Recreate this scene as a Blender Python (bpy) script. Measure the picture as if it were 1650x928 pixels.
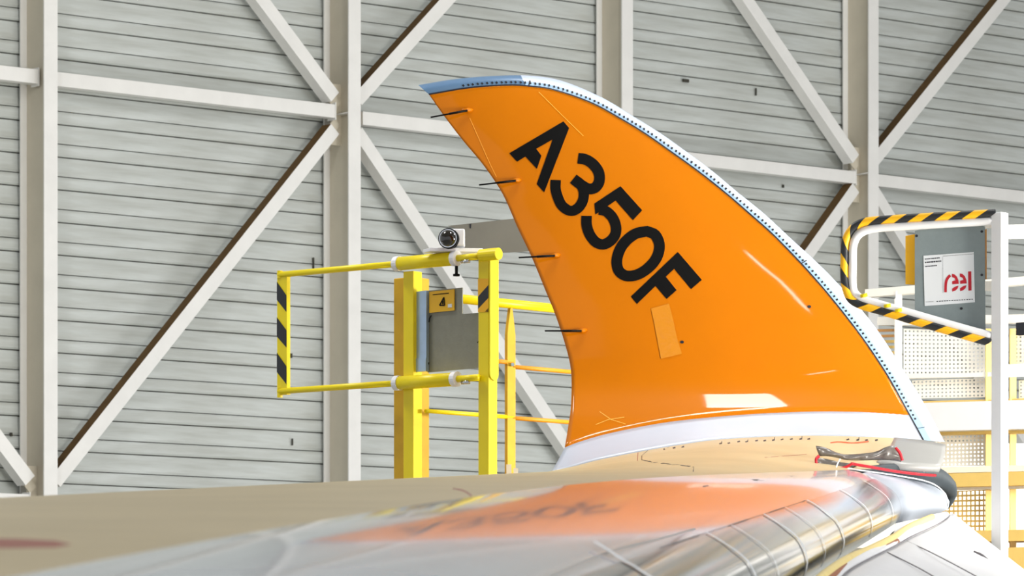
import bpy, bmesh, math, random
import numpy as np
from mathutils import Vector, Matrix
from mathutils.bvhtree import BVHTree
from mathutils.geometry import delaunay_2d_cdt

random.seed(7)
for o in list(bpy.data.objects):
    bpy.data.objects.remove(o, do_unlink=True)
SC = bpy.context.scene
COL = SC.collection

# ------------------------------------------------------------------ camera
FPX, CX, HY = 7000.0, 825.0, 1180.0      # focal length in px, centre column, horizon row
CZ = 7.0                                  # eye height above the hangar floor
cam_d = bpy.data.cameras.new('camera')
cam = bpy.data.objects.new('camera', cam_d)
COL.objects.link(cam)
cam.location = (0, 0, CZ)
cam.rotation_euler = (math.radians(90), 0, 0)
cam_d.sensor_width = 36.0
cam_d.lens = 36.0 * FPX / 1650.0
cam_d.shift_y = (HY - 464.0) / 1650.0
cam_d.clip_start = 0.5
cam_d.clip_end = 400
cam_d.dof.use_dof = True
cam_d.dof.focus_distance = 30.5
cam_d.dof.aperture_fstop = 9.0
SC.camera = cam

# ------------------------------------------------------------------ world, lights, exposure
SC.view_settings.view_transform = 'Standard'
SC.view_settings.look = 'None'
SC.view_settings.exposure = -0.25
SC.view_settings.gamma = 1.0
SC.view_settings.use_curve_mapping = False
W = bpy.data.worlds.new('world')
SC.world = W
W.use_nodes = True
bg = W.node_tree.nodes['Background']
bg.inputs[0].default_value = (0.95, 0.97, 1.0, 1)
bg.inputs[1].default_value = 0.85


def area(name, loc, target, sx, sy, power, col=(1, 1, 1)):
    d = bpy.data.lights.new(name, 'AREA')
    d.shape = 'RECTANGLE'
    d.size, d.size_y = sx, sy
    d.energy = power
    d.color = col
    o = bpy.data.objects.new(name, d)
    COL.objects.link(o)
    o.location = (loc[0], loc[1], loc[2] + CZ)
    dv = Vector(target) - Vector(loc)
    o.rotation_euler = dv.to_track_quat('-Z', 'Y').to_euler()
    return o


area('hangar_door_daylight', (40, -2, 5), (2, 52, 5), 22, 14, 11500, (1.0, 1.0, 1.0))
area('ceiling_lamp', (2.75, 29.3, 14.6), (2.75, 29.3, 0), 1.6, 4.4, 1100, (1.0, 1.0, 0.99))
area('ceiling_lamp', (13.0, 38.0, 14.6), (12.0, 42.0, 0), 2.0, 6.0, 1700, (1.0, 1.0, 0.99))
area('ceiling_lamp', (-8.0, 34.0, 14.6), (-7.0, 38.0, 0), 2.0, 6.0, 1500, (1.0, 1.0, 0.99))
area('ceiling_lamp', (20.0, 10.0, 14.6), (19.0, 14.0, 0), 2.0, 6.0, 1100, (1.0, 1.0, 0.99))
hp = area('high_bay_strip', (6.55, 18.7, 12.05), (1.89, 31.18, 3.25), 1.35, 0.14, 26, (1.0, 1.0, 1.0))
hp.rotation_euler.rotate_axis('Z', math.radians(-44))
area('side_daylight', (8.0, 24.5, 1.6), (2.6, 31, 2.4), 2.0, 2.5, 1000, (1.0, 0.95, 0.85))
area('low_wall_floodlight', (12.5, 50, -3), (3, 60, 6), 10, 2, 1300, (1, 1, 1))  # added fill that brightens the lower wall, stands for no real lamp
area('tower_work_light', (7.6, 31.0, 2.6), (4.6, 38.2, 2.0), 1.2, 1.2, 1300, (1.0, 0.95, 0.84))  # added warm fill standing in for sunlight on the tower


# ------------------------------------------------------------------ helpers
def P(px, py, Y):
    """point seen at photo pixel (px, py) lying Y metres ahead of the camera (eye-relative)"""
    return Vector(((px - CX) * Y / FPX, Y, (HY - py) * Y / FPX))


def sl(c):
    return tuple(((v / 255.0) / 12.92 if v / 255.0 <= 0.04045 else ((v / 255.0 + 0.055) / 1.055) ** 2.4) for v in c)


def mat(name, rgb, rough=0.5, metal=0.0, noise=0.0, nscale=6.0, bump=0.0, bscale=40.0, coat=0.0,
        rgb2=None, stretch=(1, 1, 1), spec=0.5, trans=0.0):
    m = bpy.data.materials.new(name)
    m.use_nodes = True
    nt = m.node_tree
    b = nt.nodes['Principled BSDF']
    c = sl(rgb)
    b.inputs['Base Color'].default_value = (*c, 1)
    b.inputs['Roughness'].default_value = rough
    b.inputs['Metallic'].default_value = metal
    b.inputs['Specular IOR Level'].default_value = spec
    if coat:
        b.inputs['Coat Weight'].default_value = coat
        b.inputs['Coat Roughness'].default_value = 0.04
    if trans:
        b.inputs['Transmission Weight'].default_value = trans
    if noise or bump:
        tc = nt.nodes.new('ShaderNodeTexCoord')
        mp = nt.nodes.new('ShaderNodeMapping')
        mp.inputs['Scale'].default_value = stretch
        nt.links.new(tc.outputs['Object'], mp.inputs['Vector'])
    if noise:
        nz = nt.nodes.new('ShaderNodeTexNoise')
        nz.inputs['Scale'].default_value = nscale
        nz.inputs['Detail'].default_value = 6
        nz.inputs['Roughness'].default_value = 0.6
        nt.links.new(mp.outputs[0], nz.inputs['Vector'])
        rp = nt.nodes.new('ShaderNodeValToRGB')
        c2 = sl(rgb2) if rgb2 else tuple(v * (1 - noise) for v in c)
        rp.color_ramp.elements[0].position = 0.32
        rp.color_ramp.elements[1].position = 0.66
        rp.color_ramp.elements[0].color = (*c2, 1)
        rp.color_ramp.elements[1].color = (*c, 1)
        nt.links.new(nz.outputs['Fac'], rp.inputs[0])
        nt.links.new(rp.outputs[0], b.inputs['Base Color'])
    if bump:
        n2 = nt.nodes.new('ShaderNodeTexNoise')
        n2.inputs['Scale'].default_value = bscale
        n2.inputs['Detail'].default_value = 3
        nt.links.new(mp.outputs[0], n2.inputs['Vector'])
        bp = nt.nodes.new('ShaderNodeBump')
        bp.inputs['Strength'].default_value = bump
        bp.inputs['Distance'].default_value = 0.01
        nt.links.new(n2.outputs['Fac'], bp.inputs['Height'])
        nt.links.new(bp.outputs[0], b.inputs['Normal'])
    return m


M = {
    'steel': mat('cream_steel_paint', (228, 227, 224), 0.55, noise=0.06, nscale=3),
    'steel_web': mat('cream_steel_web_paint', (206, 198, 180), 0.6, noise=0.08, nscale=2),  # web shade put into a darker cream; the plates share it
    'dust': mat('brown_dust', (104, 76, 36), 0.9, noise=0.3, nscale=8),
    'clad': mat('grey_cladding', (200, 205, 203), 0.5, noise=0.22, nscale=1.4, stretch=(0.5, 0.5, 5), rgb2=(174, 177, 172)),
    'gap': mat('dark_joint', (60, 58, 50), 0.9),
    'orange': mat('orange_gloss_paint', (198, 111, 0), 0.45, noise=0.05, nscale=2.0, coat=0.4, spec=0.05),
    'black': mat('black_paint', (4, 4, 4), 0.5, spec=0.15),
    'white': mat('white_gloss_paint', (194, 201, 215), 0.3, noise=0.04, nscale=3),
    'strip': mat('strip_white_paint', (190, 201, 220), 0.3),
    'film': mat('pale_blue_film', (168, 200, 232), 0.35),  # blue halo fringe put into the colour, no film on the strip
    'filmtip': mat('blue_grey_tip_paint', (92, 124, 158), 0.35, noise=0.1, nscale=5),
    'line': mat('black_line', (18, 20, 30), 0.5),
    'tan': mat('tan_primer', (216, 196, 152), 0.42, noise=0.12, nscale=1.5, rgb2=(204, 184, 140), bump=0.05, bscale=120),
    'greyskin': mat('light_grey_gloss_paint', (216, 224, 238), 0.11, noise=0.06, nscale=2, bump=0.03, bscale=3, coat=0.5),
    'alu': mat('polished_aluminium', (200, 203, 208), 0.09, metal=1.0, noise=0.05, nscale=4),
    'strap': mat('white_sealing_band', (232, 236, 242), 0.35),
    'cap': mat('tip_cap_white', (190, 198, 212), 0.25),
    'fair': mat('grey_fairing', (166, 166, 164), 0.35, noise=0.06, nscale=4),
    'rubber': mat('dark_rubber', (58, 66, 72), 0.5, noise=0.15, nscale=9),
    'vinyl': mat('dark_vinyl_sheet', (98, 92, 88), 0.3, noise=0.2, nscale=9),
    'red': mat('red_piping', (196, 24, 42), 0.4),
    'rust': mat('red_oxide_mark', (170, 96, 78), 0.6),
    'orangeflag': mat('orange_marker', (240, 104, 60), 0.5),
    'yellow': mat('yellow_steel_paint', (246, 222, 0), 0.4, noise=0.05, nscale=6),
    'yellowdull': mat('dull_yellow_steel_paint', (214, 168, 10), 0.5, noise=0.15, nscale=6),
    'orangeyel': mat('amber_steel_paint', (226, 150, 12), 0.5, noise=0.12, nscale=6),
    'hazy': mat('hazard_yellow', (246, 184, 14), 0.45),
    'hazk': mat('hazard_black', (32, 34, 38), 0.45),
    'greypanel': mat('grey_sheet_panel', (140, 140, 126), 0.5, noise=0.12, nscale=14, bump=0.1, bscale=60),
    'greyplate': mat('grey_painted_plate', (134, 146, 148), 0.45, noise=0.1, nscale=12, bump=0.08, bscale=80),
    'duct': mat('grey_sheet_duct', (108, 106, 98), 0.5, noise=0.12, nscale=3),
    'galv': mat('galvanised_steel', (176, 200, 226), 0.35, metal=0.5, noise=0.1, nscale=12),
    'nylon': mat('white_nylon', (236, 236, 240), 0.4),
    'signyel': mat('sign_yellow', (240, 186, 18), 0.4),
    'paper': mat('white_sign_sheet', (232, 236, 240), 0.4),
    'reelred': mat('sign_red', (190, 22, 40), 0.4),
    'ink': mat('sign_ink', (60, 62, 68), 0.5),
    'housing': mat('white_housing', (232, 232, 236), 0.35),
    'lens': mat('black_lens', (24, 18, 14), 0.08, coat=1.0),
    'chrome': mat('chrome_ring', (210, 212, 216), 0.12, metal=1.0),
    'wpaint': mat('white_frame_paint', (238, 238, 240), 0.4, noise=0.03, nscale=5),
    'dock': mat('warm_white_dock_paint', (248, 244, 234), 0.5, noise=0.04, nscale=4),
    'dockyel': mat('ochre_dock_paint', (232, 196, 110), 0.5, noise=0.08, nscale=4),
    'slat': mat('ochre_slat', (206, 150, 84), 0.5),
    'cover': mat('white_padded_vinyl', (234, 234, 238), 0.45, noise=0.03, nscale=6, bump=0.25, bscale=9),
    'seam': mat('grey_seam', (120, 116, 120), 0.7),
    'foam': mat('pale_yellow_foam', (240, 216, 140), 0.6, noise=0.1, nscale=14),
    'brownfoam': mat('brown_foam', (150, 92, 60), 0.7),
    'concrete': mat('concrete_floor', (170, 168, 162), 0.45, noise=0.15, nscale=0.4),
    'ceil': mat('ceiling_sheet', (188, 188, 184), 0.7, noise=0.1, nscale=0.6),
    'tape': mat('clear_tape', (206, 130, 14), 0.2, coat=1.0, bump=0.5, bscale=22),  # glare on the winglet put into a lighter orange
    'scuff': mat('pale_scratch', (246, 178, 60), 0.4),
}

ORI = {}


def setp(o, **kw):
    for k, v in kw.items():
        if v is not None:
            o[k] = v
    return o


def thing(name, label, cat, loc, group=None, kind=None):
    o = bpy.data.objects.new(name, None)
    COL.objects.link(o)
    o.empty_display_size = 0.2
    o.location = (loc[0], loc[1], loc[2] + CZ)
    ORI[o.name] = Vector(loc)
    setp(o, label=label, category=cat, group=group, kind=kind)
    return o


def obj(name, verts, faces, m, parent=None, smooth=False, mats=None, fm=None):
    org = ORI[parent.name] if parent is not None else Vector((0, 0, -CZ))
    me = bpy.data.meshes.new(name)
    me.from_pydata([tuple(Vector(v) - org) for v in verts], [], faces)
    for mm in (mats or [m]):
        me.materials.append(mm)
    if fm:
        for p, i in zip(me.polygons, fm):
            p.material_index = i
    if smooth:
        for p in me.polygons:
            p.use_smooth = True
    me.update()
    o = bpy.data.objects.new(name, me)
    COL.objects.link(o)
    if parent is not None:
        o.parent = parent
    ORI[o.name] = org
    return o


class MB:
    def __init__(s):
        s.v, s.f, s.m = [], [], []

    def add(s, v, f, mi=0):
        n = len(s.v)
        s.v += [Vector(x) for x in v]
        s.f += [tuple(i + n for i in q) for q in f]
        s.m += [mi] * len(f)
        return s

    def box(s, c, ax, ay, az, mi=0, fmi=None):
        c = Vector(c); ax = Vector(ax); ay = Vector(ay); az = Vector(az)
        v = [c + i * ax + j * ay + k * az for k in (-1, 1) for j in (-1, 1) for i in (-1, 1)]
        f = [(0, 2, 3, 1), (4, 5, 7, 6), (0, 1, 5, 4), (2, 6, 7, 3), (0, 4, 6, 2), (1, 3, 7, 5)]
        n = len(s.v)
        s.v += v
        s.f += [tuple(i + n for i in q) for q in f]
        s.m += (fmi or [mi] * 6)
        return s

    def beam(s, a, b, side, w, h, mi=0, fmi=None):
        """box from a to b; w along 'side', h along the third axis"""
        a = Vector(a); b = Vector(b)
        d = b - a
        t = d.normalized()
        sd = Vector(side); sd = (sd - sd.dot(t) * t).normalized()
        up = t.cross(sd)
        return s.box((a + b) / 2, d / 2, sd * w / 2, up * h / 2, mi, fmi)

    def tube(s, path, r, n=12, mi=0, caps=True, rr=None, flat=1.0):
        path = [Vector(p) for p in path]
        k = len(path)
        base = len(s.v)
        prev = None
        for i, p in enumerate(path):
            t = (path[min(i + 1, k - 1)] - path[max(i - 1, 0)]).normalized()
            if prev is None:
                x = t.cross(Vector((0, 0, 1)))
                if x.length < 0.1:
                    x = t.cross(Vector((0, 1, 0)))
                x.normalize()
            else:
                x = (prev - prev.dot(t) * t).normalized()
            prev = x
            y = t.cross(x)
            ri = rr[i] if rr else r
            for j in range(n):
                a = 2 * math.pi * j / n
                s.v.append(p + ri * (math.cos(a) * x + flat * math.sin(a) * y))
        for i in range(k - 1):
            for j in range(n):
                a = base + i * n + j
                b = base + i * n + (j + 1) % n
                s.f.append((a, b, b + n, a + n)); s.m.append(mi)
        if caps:
            s.f.append(tuple(base + j for j in reversed(range(n)))); s.m.append(mi)
            s.f.append(tuple(base + (k - 1) * n + j for j in range(n))); s.m.append(mi)
        return s

    def grid(s, rows, mi=0):
        n = len(rows[0])
        base = len(s.v)
        for r in rows:
            s.v += [Vector(p) for p in r]
        for i in range(len(rows) - 1):
            for j in range(n - 1):
                a = base + i * n + j
                s.f.append((a, a + 1, a + n + 1, a + n)); s.m.append(mi)
        return s

    def build(s, name, m, parent=None, smooth=False, mats=None, bevel=0.0):
        o = obj(name, s.v, s.f, m, parent, smooth, mats, s.m if mats else None)
        if bevel:
            md = o.modifiers.new('bevel', 'BEVEL')
            md.width = bevel
            md.segments = 2
            md.limit_method = 'ANGLE'
        return o


def cr(pts, n):
    """resample a poly-line of tuples by Catmull-Rom, n points, roughly even in chord length"""
    p = np.array(pts, float)
    d = np.r_[0, np.cumsum(np.linalg.norm(np.diff(p, axis=0), axis=1))]
    d /= d[-1]
    # tangents
    m = np.zeros_like(p)
    k = len(p)
    for i in range(k):
        a, b = max(i - 1, 0), min(i + 1, k - 1)
        m[i] = (p[b] - p[a]) / (d[b] - d[a])
    out = []
    for t in np.linspace(0, 1, n):
        i = min(max(np.searchsorted(d, t) - 1, 0), k - 2)
        h = d[i + 1] - d[i]
        s = (t - d[i]) / h
        out.append((2 * s**3 - 3 * s**2 + 1) * p[i] + (s**3 - 2 * s**2 + s) * h * m[i]
                   + (-2 * s**3 + 3 * s**2) * p[i + 1] + (s**3 - s**2) * h * m[i + 1])
    return [tuple(x) for x in out]


def ip(x, xs, ys):
    return float(np.interp(x, xs, ys))


def ribbon2d(path, w, closed=False):
    """2-D stroke -> list of quads (each a list of 4 points)"""
    p = [Vector(q) for q in path]
    n = len(p)
    L, R = [], []
    for i in range(n):
        if closed:
            t = p[(i + 1) % n] - p[i - 1]
        else:
            t = p[min(i + 1, n - 1)] - p[max(i - 1, 0)]
        t.normalize()
        nn = Vector((-t.y, t.x)) * w / 2
        L.append(p[i] + nn); R.append(p[i] - nn)
    qs = []
    for i in range(n if closed else n - 1):
        j = (i + 1) % n
        qs.append([L[i], L[j], R[j], R[i]])
    return qs


# ------------------------------------------------------------------ building frame of the back wall
TH = math.atan(8333.0 / FPX)
U = Vector((math.sin(TH), math.cos(TH), 0))            # along the wall, away to the right
N = Vector((math.cos(TH), -math.sin(TH), 0))           # out of the wall, towards the hall
W0 = P(82, HY, 56.4)
SP = 5.0
ZF, ZC = -CZ, 16.0                                      # floor and ceiling, eye-relative


def WP(su, sn, z):
    return W0 + su * U + sn * N + Vector((0, 0, z))


def wbox(mb, su0, su1, sn0, sn1, z0, z1, mi=0):
    return mb.box(WP((su0 + su1) / 2, (sn0 + sn1) / 2, (z0 + z1) / 2), U * (su1 - su0) / 2, N * (sn1 - sn0) / 2,
                  Vector((0, 0, (z1 - z0) / 2)), mi)


fl = MB().box((15, 40, ZF - 0.15), (55, 0, 0), (0, 60, 0), (0, 0, 0.15)).build('floor', M['concrete'])
fl['kind'] = 'structure'
ce = MB().box((15, 45, ZC + 0.15), (50, 0, 0), (0, 50, 0), (0, 0, 0.15)).build('ceiling', M['ceil'])
ce['kind'] = 'structure'
wall = wbox(MB(), -22, 42, -1.0, -0.72, ZF, ZC).build('wall_back', M['clad'])
wall['kind'] = 'structure'
ORI[wall.name] = Vector((0, 0, -CZ))

dr = wbox(MB(), 21, 41, -0.72, -0.5, ZF, 5.0).build('door_1', mat('slate_door_paint', (66, 76, 86), 0.5))  # unseen dark panel added to darken the reflection in the polished nose
dr['kind'] = 'structure'
# cladding panels: one profiled sheet course per bay, sharing one mesh
PER = 0.43
prof = [(-0.02, 0.0), (0.016, 0.003), (0.030, 0.035), (0.028, 0.09), (0.016, 0.16), (0.002, 0.246), (-0.022, 0.249), (-0.022, 0.259), (0.030, 0.262),
        (0.044, 0.285), (0.036, 0.395), (0.022, 0.420), (-0.022, 0.423), (-0.022, PER)]
pv, pf = [], []
for s_ in (0.0, SP - 0.012):
    for a_, b_ in prof:
        pv.append(s_ * U + a_ * N + Vector((0, 0, b_)))
k_ = len(prof)
for i in range(k_ - 1):
    pf.append((i, k_ + i, k_ + i + 1, i + 1))
pfm = [1 if i in (6, 11, 12) else 0 for i in range(k_ - 1)]
proto = obj('cladding_panel', [v + Vector((0, 0, -CZ)) for v in pv], pf, M['clad'], wall, mats=[M['clad'], M['gap']], fm=pfm)
Z0C = 2.597
first = True
for b in range(-1, 5):
    for k in range(0, 27):
        z = Z0C + k * PER
        if z > 13.8:
            continue
        o = proto if first else proto.copy()
        if not first:
            COL.objects.link(o)
            o.parent = wall
        first = False
        p = WP(b * SP + 0.006, -0.66, z)
        o.location = (p.x, p.y, p.z + CZ)

for px, py, w_, h_ in ((469, 573, 4, 7), (471, 712, 2, 11), (505, 425, 2, 20), (1218, 148, 2, 12), (1105, 130, 14, 5), (1262, 300, 3, 5), (18, 700, 4, 6)):
    d_ = P(px, py, 1.0)
    q_ = W0 - 0.6 * N
    tt = q_.dot(N) / d_.dot(N)
    c_ = d_ * tt
    MB().box(c_, U * w_ * tt / FPX / 2.2, N * 0.012, Vector((0, 0, h_ * tt / FPX / 2))).build('scuff_mark', M['gap'], wall)

colname = ['leftmost white steel column, at the left edge of the grey wall',
           'white steel column standing behind the yellow gate',
           'white steel column rising behind the top of the orange winglet',
           'rightmost white steel column, behind the black and yellow taped guard frame']
for i in range(4):
    t = thing('steel_column', colname[i], 'column', WP(i * SP, -0.285, ZF), 'steel columns of the back wall')
    s0 = i * SP
    wbox(MB(), s0 - 0.105, s0 + 0.105, -0.02, 0.0, ZF, ZC).build('front_flange', M['steel'], t)
    wbox(MB(), s0 - 0.105, s0 + 0.105, -0.57, -0.55, ZF, ZC).build('back_flange', M['steel'], t)
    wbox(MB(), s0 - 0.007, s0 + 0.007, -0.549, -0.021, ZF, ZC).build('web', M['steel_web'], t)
    zn = 8.5 if i in (1, 3) else 3.05
    wbox(MB(), s0 - 0.105, s0 - 0.008, -0.54, -0.03, zn - 0.006, zn + 0.006).build('stiffener', M['steel'], t)
    wbox(MB(), s0 + 0.008, s0 + 0.105, -0.54, -0.03, zn - 0.006, zn + 0.006).build('stiffener', M['steel'], t)
    g = MB()
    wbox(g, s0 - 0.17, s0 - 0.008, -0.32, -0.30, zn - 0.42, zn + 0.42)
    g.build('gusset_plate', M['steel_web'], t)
    if i in (1, 3):
        g = MB()
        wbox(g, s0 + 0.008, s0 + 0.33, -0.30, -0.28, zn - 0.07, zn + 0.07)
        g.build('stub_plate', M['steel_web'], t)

girts = [(-1.0, 0 - 0.06, 8.53, 'short white horizontal beam cut by the left edge, left of the leftmost column'),
         (0.008 / SP, 1 - 0.185 / SP, 8.53, 'long white horizontal beam between the left column and the column behind the yellow gate'),
         (1 + 0.3 / SP, 2 - 0.02 / SP, 8.48, 'white horizontal beam running behind the tip of the orange winglet'),
         (2 + 0.02 / SP, 3 - 0.185 / SP, 8.44, 'white horizontal beam meeting the rightmost column from the left, beside the blue white winglet edge'),
         (3 + 0.3 / SP, 4.0, 8.44, 'white horizontal beam cut by the right edge, above the guard frame'),
         (-1.0, 0 - 0.2 / SP, 3.0, 'low white horizontal beam at the left edge just above the wing')]
for a, b, z, lb in girts:
    a_ = a * SP if a not in (-1.0,) else -SP
    b_ = b * SP if b != -0.06 else -0.06
    t = thing('horizontal_beam', lb, 'beam', WP((a_ + b_) / 2, -0.3, z), 'horizontal beams of the back wall')
    wbox(MB(), a_, b_, -0.36, -0.20, z - 0.094, z + 0.094).build('tube', M['steel'], t, bevel=0.008)
    wbox(MB(), b_ - 0.002, b_ + 0.012, -0.37, -0.19, z - 0.12, z + 0.12).build('end_plate', M['steel'], t)

ZU, ZM, ZL = 13.4, 8.5, 3.05
braces = [(1, ZM, 0, ZL, 'white diagonal brace rising from the left column base to the column behind the yellow gate'),
          (1, ZM, 0, ZU, 'white diagonal brace from the top edge down left to the column behind the gate'),
          (1, ZM, 2, ZU, 'white diagonal brace leaving upward right from the column behind the yellow gate'),
          (1, ZM, 2, ZL, 'white diagonal brace running down right behind the yellow gate towards the winglet'),
          (3, ZM, 2, ZU, 'white diagonal brace from the top edge down to the left side of the rightmost column'),
          (3, ZM, 2, ZL, 'short white diagonal brace below left of the rightmost column node, meeting the winglet edge'),
          (3, ZM, 4, ZU, 'white diagonal brace from the rightmost column up to the top right corner'),
          (3, ZM, 4, ZL, 'white diagonal brace seen through the taped guard frame, right of the rightmost column'),
          (-1, ZM, 0, ZL, 'short white diagonal brace at the left edge meeting the leftmost column base')]
for c0, z0, c1, z1, lb in braces:
    sg = 1 if c1 > c0 else -1
    o0, o1 = 0.2 * sg, -0.2 * sg
    zs = 1 if z1 > z0 else -1
    a = WP(c0 * SP + o0, -0.28, z0 + zs * 0.22)
    b = WP(c1 * SP + o1, -0.28, z1 - zs * 0.22)
    t = thing('diagonal_brace', lb, 'brace', (a + b) / 2, 'diagonal braces of the back wall')
    d = (b - a)
    lo, hi = (a, b) if a.z < b.z else (b, a)
    m_ = MB().beam(lo, hi, N, 0.20, 0.19)
    # brown on the face that looks up
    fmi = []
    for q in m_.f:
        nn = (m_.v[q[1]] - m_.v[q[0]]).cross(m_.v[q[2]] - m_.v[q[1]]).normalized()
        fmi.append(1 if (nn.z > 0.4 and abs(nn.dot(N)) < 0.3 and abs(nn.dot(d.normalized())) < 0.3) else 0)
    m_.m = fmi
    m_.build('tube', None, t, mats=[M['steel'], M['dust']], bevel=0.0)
    for e, dr in ((a, 1), (b, -1)):
        dd = d.normalized() * dr
        MB().beam(e - dd * 0.16, e + dd * 0.1, N, 0.02, 0.13).build('end_plate', M['steel_web'], t)

# ------------------------------------------------------------------ aircraft wing
wing = thing('aircraft_wing', 'large aircraft wing across the foreground with upswept orange winglet lettered A350F', 'aircraft wing',
             P(900, 900, 20))


def pt(Y, q, h):
    return Vector((-1.085 + 0.127 * Y - q * 0.992, Y + 0.126 * q, -0.5075 + 0.0728 * Y + h))


def TE(Y):
    return Vector((-1.77 + 0.137 * (Y - 15), Y, 0.81 + 0.066 * (Y - 15)))


_bt = [(114, 912, 6.9), (228, 889, 7.7), (364, 866, 8.7), (560, 832, 10.1), (739, 803, 12.3), (919, 780, 15.7), (1050, 771, 19.2),
       (1150, 765, 22.8), (1300, 759, 26.3), (1350, 757, 27.9), (1410, 756, 29.2)]
_bp = np.array([tuple(P(*b)) for b in _bt])
_cx = np.polyfit(_bp[:, 1], _bp[:, 0], 4)
_cz = np.polyfit(_bp[:, 1], _bp[:, 2], 4)


def BF(Y):
    Yc = max(Y, 6.9)
    d = 0.01
    x, z = np.polyval(_cx, Yc), np.polyval(_cz, Yc)
    if Y < 6.9:
        x += (Y - 6.9) * (np.polyval(_cx, 6.9 + d) - np.polyval(_cx, 6.9)) / d
        z += (Y - 6.9) * (np.polyval(_cz, 6.9 + d) - np.polyval(_cz, 6.9)) / d
    return Vector((x, Y, z))


# ---- winglet surface (depth as a smooth function over the face)
te_px = [(137, 674), (152, 691), (186, 715), (225, 745), (266, 779), (311, 809), (369, 835), (415, 857), (466, 878), (505, 894),
         (553, 910), (597, 920), (655, 920), (684, 916), (721, 910), (761, 887)]
le_px = [(122, 857), (131, 909), (157, 970), (187, 1020), (242, 1103), (309, 1188), (378, 1268), (441, 1335), (516, 1402), (590, 1452),
         (657, 1493), (712, 1522), (755, 1533)]


def finY(px, py):
    xt = ip(py, [a for a, b in te_px], [b for a, b in te_px])
    xl = max(ip(py, [a for a, b in le_px], [b for a, b in le_px]), xt + 60)
    u = (px - xt) / (xl - xt)
    c = (xl - xt) / 600.0
    t = (620 - py) / 485.0
    Y = 31.0 + 0.35 * t
    if py > 600:
        Y -= 0.42 * ((py - 600) / 110.0) ** 2
    Y += 0.42 * c * (u - 0.38) ** 2
    return Y


# smooth the table by averaging a few samples
def FY(px, py):
    return sum(finY(px + dx, py + dy) for dx, dy in ((0, 0), (18, 0), (-18, 0), (0, 18), (0, -18))) / 5.0


def FP(px, py, off=0.0):
    return P(px, py, FY(px, py) - off)


root = [(887, 762), (930, 750), (960, 742), (1030, 728), (1100, 716), (1160, 708), (1290, 702), (1400, 704), (1441, 706), (1488, 709)]
orange_bot = [(910, 721), (930, 713), (978, 699), (1070, 681), (1161, 671), (1253, 665), (1350, 663), (1466, 669)]
inner = [(691, 152), (758, 141), (822, 137), (857, 139), (891, 144), (952, 165), (995, 188), (1038, 214), (1081, 244), (1124, 275),
         (1167, 309), (1210, 346), (1250, 382), (1315, 451), (1379, 530), (1427, 600), (1466, 669), (1488, 709)]
outer = [(674, 137), (736, 127), (801, 122), (857, 122), (905, 130), (970, 157), (1020, 187), (1062, 213), (1103, 242), (1146, 274),
         (1188, 309), (1230, 343), (1270, 380), (1335, 441), (1402, 516), (1452, 590), (1493, 657), (1522, 712)]
te_line = [(910, 721), (916, 684), (920, 655), (920, 597), (910, 553), (894, 505), (878, 466), (857, 415), (835, 369), (809, 311), (779, 266),
           (745, 225), (715, 186), (691, 152)]


def coons(bot, top, left, right, nu, nv):
    b = [np.array(q) for q in cr(bot, nu)]
    t = [np.array(q) for q in cr(top, nu)]
    l = [np.array(q) for q in cr(left, nv)]
    r = [np.array(q) for q in cr(right, nv)]
    rows = []
    for j in range(nv):
        v = j / (nv - 1)
        row = []
        for i in range(nu):
            u = i / (nu - 1)
            p = (1 - v) * b[i] + v * t[i] + (1 - u) * l[j] + u * r[j] - ((1 - u) * (1 - v) * b[0] + u * (1 - v) * b[-1]
                 + (1 - u) * v * t[0] + u * v * t[-1])
            row.append(tuple(p))
        rows.append(row)
    return rows


def solid(o, th):
    md = o.modifiers.new('thickness', 'SOLIDIFY')
    md.thickness = th
    md.offset = -1
    return o


right_edge = [(1466, 669), (1427, 600), (1379, 530), (1315, 451), (1250, 382), (1210, 346), (1167, 309), (1124, 275), (1081, 244), (1038, 214),
              (995, 188), (952, 165), (891, 144), (857, 139)]
rows2 = coons(orange_bot, [(691, 152), (758, 141), (822, 137), (857, 139)], te_line, right_edge, 60, 70)
mb = MB().grid([[FP(*p) for p in r] for r in rows2])
winglet = solid(mb.build('winglet', M['orange'], wing, smooth=True), 0.05)
winglet['label'] = 'glossy orange winglet panel with black lettering'
bvh_fin = BVHTree.FromPolygons([tuple(v) for v in mb.v], mb.f)

rows2 = coons(root, orange_bot + [(1488, 709)], [(887, 762), (899, 742), (910, 721)], [(1488, 709), (1488, 709.01), (1488, 709.02)], 60, 8)
mb = MB().grid([[FP(p[0], p[1]) for p in r] for r in rows2])
rs = solid(mb.build('root_band', M['white'], wing, smooth=True), 0.04)
rs['label'] = 'white band along the foot of the winglet'

# leading edge strip of the winglet
NI = 120
ri, ro = cr(inner, NI), cr(outer, NI)
rows_a, rows_b = [], []
mbs = MB()
prof_le = [(0.0, 0.0, 0), (0.18, 0.003, 0), (0.36, 0.004, 0), (0.58, 0.004, 0), (0.8, -0.012, 0), (0.94, -0.04, 0), (1.0, -0.075, 0), (0.9, -0.13, 0), (0.3, -0.15, 0)]
rows = []
for a, b in zip(ri, ro):
    r = []
    for s_, off, _ in prof_le:
        px, py = a[0] + (b[0] - a[0]) * s_, a[1] + (b[1] - a[1]) * s_
        base = FY(*a) * (1 - s_) + FY(*b) * s_
        r.append(P(px, py, base - off))
    rows.append(r)
mbs.grid(rows)
nq = len(prof_le) - 1
fm = []
for i in range(NI - 1):
    for j in range(nq):
        fr = i / (NI - 1)
        if fr < 0.145:
            fm.append(2)
        elif j == 0 or j == 1:
            fm.append(1)
        else:
            fm.append(0)
mbs.m = fm
les = mbs.build('winglet_leading_edge', None, wing, smooth=True, mats=[M['strip'], M['film'], M['filmtip']])
les['label'] = 'pale blue white leading edge strip with dotted fasteners'
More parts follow.
